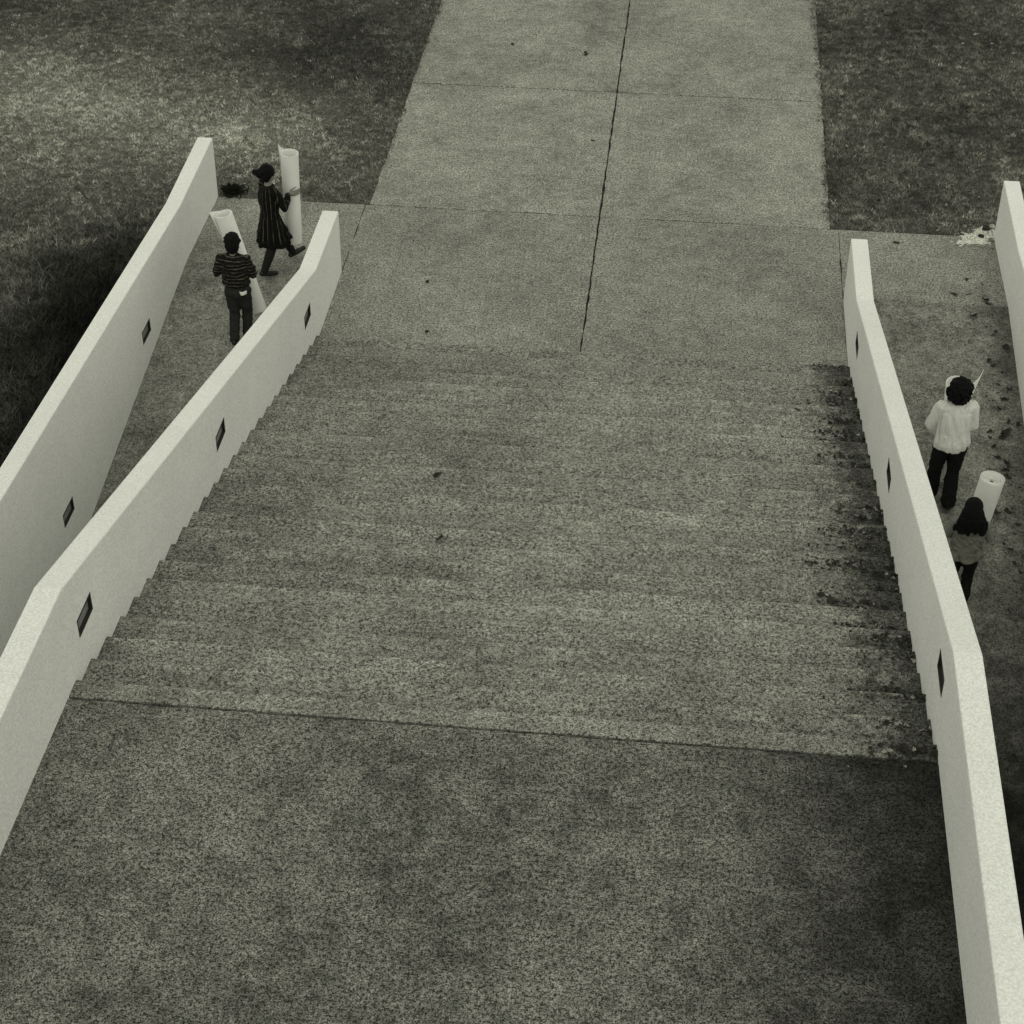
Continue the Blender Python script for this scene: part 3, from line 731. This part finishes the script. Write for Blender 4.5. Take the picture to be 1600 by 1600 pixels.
# --- girl in a striped dress, stepping off to the right with a tall roll
loc, th, H = (-3.93, 1.62, 0.0), math.radians(45), 1.47
b, t = (-3.715, 1.90, .27), (-3.70, 1.90, 1.47)
paper_roll('tall upright hollow paper roll hugged by the girl in the dark dress', b, t, .115, .100, 3.0, flap=.13, flare=.012, end_deg=188, taper=.88, flap_deg=62)
cy = Cyl(tolocal(b, loc, th), tolocal(t, loc, th), .110)
J = dict(head=(.0, .03, 1.315), neck=(0, .005, 1.20), chest=(0, 0, 1.02), pelvis=(0, -.01, .74),
         shR=(.145, 0, 1.125), elR=(.19, .10, .90), handR=(78, .72), shL=(-.145, .02, 1.125), elL=(-.21, .16, .93), handL=(88, .60),
         hipR=(.075, -.02, .70), knR=(.085, -.05, .39), anR=(.085, -.20, .085), toeR=(.10, -.05, .025),
         hipL=(-.075, 0, .70), knL=(-.085, .20, .41), anL=(-.09, .34, .10), toeL=(-.08, .49, .11))
g, k = person('person in a dark striped dress walking right with a tall paper roll', loc, th, H, J, cy)
D = Blob()
fold = lambda a, t: (.085 * math.cos(9 * a + .5) + .04 * math.cos(4 * a)) * max(0, 1 - t * 2.0)
D.loft([(0, .03, .395, .218, .215), (0, .02, .52, .185, .180), (0, .005, .66, .160, .145), (0, 0, .78, .128, .112), (0, 0, .84, .124, .105), (0, 0, .96, .142, .112), (0, 0, 1.06, .145, .108), (0, 0, 1.13, .110, .085), (0, .005, 1.18, .055, .055)], 72, fold)
sleeves(D, J, cy, k, .85, .066, .052, .042)
D.make('dress', M['vstripe'], g, .008, 2, .007)
for n in 'RL':
    S = Blob(); hp, kn, an = (Vector(J[q + n]) for q in ('hip', 'kn', 'an')); S.tube([(hp + kn) / 2, kn, kn * .68 + an * .32, an], [.078 * k, .068 * k, .070 * k, .052 * k]); S.make('stocking', M['stocking'], g, .008, 3)
Hh = Blob(); hc = Vector(J['head'])
Hh.ell(hc + Vector((0, -.018, .030)), (.088, .092, .092)); Hh.ell(hc + Vector((0, -.05, -.02)), (.076, .055, .080))
for i in range(46):
    a = random.uniform(0, 6.28); e = random.uniform(-.2, 1.4)
    Hh.ell(hc + Vector((.080 * math.cos(a) * math.cos(e), -.022 + .085 * math.sin(a) * math.cos(e) * (1 if math.sin(a) < 0 else .55), .032 + .085 * math.sin(e))), (.022,) * 3, seg=10)
for i in range(26): Hh.ell(hc + Vector((random.gauss(-.015, .03), -.125 + random.gauss(0, .022), .035 + random.gauss(0, .03))), (.034,) * 3, seg=10)
Hh.make('hair', M['hair'], g, .008, 1)

# --- boy in a striped pullover going down the left ramp... seen from behind
loc, th, H = (-4.07, .28, ramp_z(.28)), 0.0, 1.45
b, t = (-3.91, .60, .04), (-4.225, .60, 1.30)
paper_roll('slanting white paper roll carried in front by the person in the striped pullover', b, t, .108, .085, 4.0, flap=.07, flare=.045, end_deg=190, flap_deg=70, taper=.95)
cy = Cyl(tolocal(b, loc, th), tolocal(t, loc, th), .108)
J = dict(head=(.0, .03, 1.30), neck=(0, .0, 1.18), chest=(0, 0, 1.0), pelvis=(.02, -.01, .73),
         shR=(.15, 0, 1.10), elR=(.205, .03, .89), handR=(70, .62), shL=(-.15, 0, 1.10), elL=(-.215, .02, .90), handL=(70, .80),
         hipR=(.085, -.01, .69), knR=(.10, .04, .38), anR=(.10, -.06, .09), toeR=(.11, .09, .03),
         hipL=(-.055, -.01, .69), knL=(-.04, -.02, .38), anL=(-.02, -.22, .12), toeL=(-.02, -.09, .03))
g, k = person('person in a dark striped pullover and jeans seen from behind with a slanted paper roll', loc, th, H, J, cy)
D = Blob()
D.loft([(.015, -.005, .765, .148, .112), (.01, -.005, .80, .158, .120), (0, -.005, .90, .155, .115), (0, -.002, 1.0, .160, .116), (0, 0, 1.07, .158, .108), (0, 0, 1.13, .115, .085), (0, .0, 1.165, .062, .062)], 60, lambda a, t: .025 * math.cos(7 * a + 3 * t))
sleeves(D, J, cy, k, .7, .070, .062, .048)
D.make('pullover', M['hstripe'], g, .008, 2, .009, (8, 8, 13))
trousers(J, k, g, M['jeans'], .004)
bm = bmesh.new(); bmesh.ops.create_grid(bm, x_segments=6, y_segments=4, size=.5)
for v in bm.verts: v.co = Vector((.105 + v.co.x * .085, -.128 - .008 * math.cos(v.co.x * 5) + .03 * (v.co.x + .1) ** 2 * 2, .715 + v.co.y * .045 + .012 * v.co.x))
hk = obj('handkerchief', bm, M['paper'], g, True); q = hk.modifiers.new('s', 'SOLIDIFY'); q.thickness = .006
Hh = Blob(); hc = Vector(J['head'])
Hh.ell(hc + Vector((0, -.016, .024)), (.092, .100, .100)); Hh.ell(hc + Vector((0, -.045, -.045)), (.080, .062, .085))
for i in range(60):
    a = random.uniform(0, 6.28); e = random.uniform(-.8, 1.4)
    if math.sin(a) > .2 and e < .4: continue
    Hh.ell(hc + Vector((.088 * math.cos(a) * math.cos(e), -.018 + .094 * math.sin(a) * math.cos(e), .020 + .098 * math.sin(e))), (.020,) * 3, seg=10)
Hh.make('hair', M['hair'], g, .008, 1)

# --- woman in a white blouse on the right ramp
loc, th, H = (4.055, -1.75, ramp_z(-1.75)), math.radians(-4), 1.64
b, t = (4.09, -1.44, -.35), (4.085, -1.43, .865)
paper_roll('wide open white paper roll held upright before the curly haired person in white', b, t, .135, .120, 2.4, flap=.17, flare=.11, end_deg=8, flap_deg=115, taper=.72, skew=.02)
cy = Cyl(tolocal(b, loc, th), tolocal(t, loc, th), .125)
J = dict(head=(.0, .02, 1.475), neck=(0, -.005, 1.35), chest=(0, -.01, 1.17), pelvis=(0, -.02, .86),
         shR=(.165, 0, 1.27), elR=(.205, .02, 1.02), handR=(75, .72), shL=(-.165, 0, 1.27), elL=(-.240, .03, 1.03), handL=(75, .60),
         hipR=(.085, -.02, .82), knR=(.08, .02, .45), anR=(.06, -.10, .085), toeR=(.07, .08, .03),
         hipL=(-.085, -.02, .82), knL=(-.10, .06, .45), anL=(-.10, .12, .085), toeL=(-.11, .30, .03))
g, k = person('person with dark curly hair in a white blouse and black trousers on the right ramp', loc, th, H, J, cy)
D = Blob()
D.loft([(0, -.03, .79, .176, .142), (0, -.03, .85, .184, .150), (0, -.02, .98, .170, .128), (0, -.01, 1.10, .170, .122), (0, -.005, 1.20, .172, .118), (0, 0, 1.28, .140, .095), (0, 0, 1.33, .075, .07)], 72, lambda a, t: (.035 * math.cos(11 * a + 2) + .03 * math.cos(6 * a)) * (1 - t * .8))
sleeves(D, J, cy, k, .55, .066, .060, .056)
D.make('blouse', M['blouse'], g, .008, 2, .007, (11, 11, 2.2))
trousers(J, k, g, M['black'], .02)
Hh = Blob(); hc = Vector(J['head']); Hh.ell(hc + Vector((0, -.03, .02)), (.115, .105, .125)); Hh.ell(hc + Vector((0, -.06, -.06)), (.105, .070, .085))
for i in range(230):
    a = random.uniform(0, 6.28); e = math.asin(random.uniform(-.85, 1))
    if math.sin(a) > .3 and e < .5: continue
    rr = random.uniform(.95, 1.08)
    Hh.ell(hc + Vector((.122 * rr * math.cos(a) * math.cos(e), -.03 + .115 * rr * math.sin(a) * math.cos(e), -.005 + .142 * rr * math.sin(e))), (random.uniform(.014, .024),) * 3, seg=8)
Hh.make('hair', M['hair'], g, .007, 1)

# --- child with long dark hair behind her
loc, th, H = (4.14, -3.15, ramp_z(-3.15)), math.radians(6), 1.33
b, t = (4.20, -2.86, -.42), (4.335, -2.83, .66)
paper_roll('thick tightly wound paper roll with a small core hole beside the long haired child', b, t, 0.128, .030, 11, end_deg=-60, taper=.97)
cy = Cyl(tolocal(b, loc, th), tolocal(t, loc, th), .128)
J = dict(head=(.0, .02, 1.18), neck=(0, 0, 1.07), chest=(0, 0, .91), pelvis=(0, -.01, .66),
         shR=(.14, 0, 1.0), elR=(.215, .06, .80), handR=(72, .56), shL=(-.14, 0, 1.0), elL=(-.20, .06, .80), handL=(72, .44),
         hipR=(.07, -.01, .62), knR=(.07, .03, .35), anR=(.06, -.05, .07), toeR=(.07, .09, .025),
         hipL=(-.07, -.01, .62), knL=(-.08, .07, .35), anL=(-.08, .10, .07), toeL=(-.08, .24, .025))
g, k = person('child with long dark hair in a brown grey jacket on the right ramp', loc, th, H, J, cy)
D = Blob()
D.loft([(0, -.01, .60, .170, .135), (0, -.01, .66, .168, .132), (0, -.01, .78, .150, .118), (0, -.005, .90, .150, .115), (0, 0, .98, .140, .102), (0, 0, 1.03, .105, .08), (0, 0, 1.06, .06, .06)], 60, lambda a, t: .03 * math.cos(8 * a + 2 * t))
D.make('jacket', M['jacket'], g, .008, 2, .012, (10, 10, 9))
S = Blob(); sleeves(S, J, cy, k, .75, .066, .060, .052); S.make('sleeves', M['jackettrim'], g, .008, 2)
trousers(J, k, g, M['black'], .01)
Hh = Blob(); hc = Vector(J['head'])
Hh.ell(hc + Vector((0, -.015, .025)), (.094, .100, .098)); Hh.loft([(0.01, -.095, .985, .115, .035), (.005, -.095, 1.015, .152, .060), (0, -.075, 1.08, .140, .080), (0, -.045, 1.18, .108, .088), (0, -.02, 1.26, .06, .06)], 48, lambda a, t: .05 * math.cos(9 * a + 2) * (1 - t))
for i in range(70):
    a = random.uniform(math.pi, 2 * math.pi); z = random.uniform(.985, 1.12); w_ = .155 if z < 1.04 else .14
    Hh.ell(Vector((w_ * math.cos(a) * random.uniform(.8, 1.02), -.085 + .062 * math.sin(a), z)), (random.uniform(.016, .026), random.uniform(.016, .026), random.uniform(.03, .05)), seg=8)
Hh.make('hair', M['hair'], g, .008, 1)

grass()
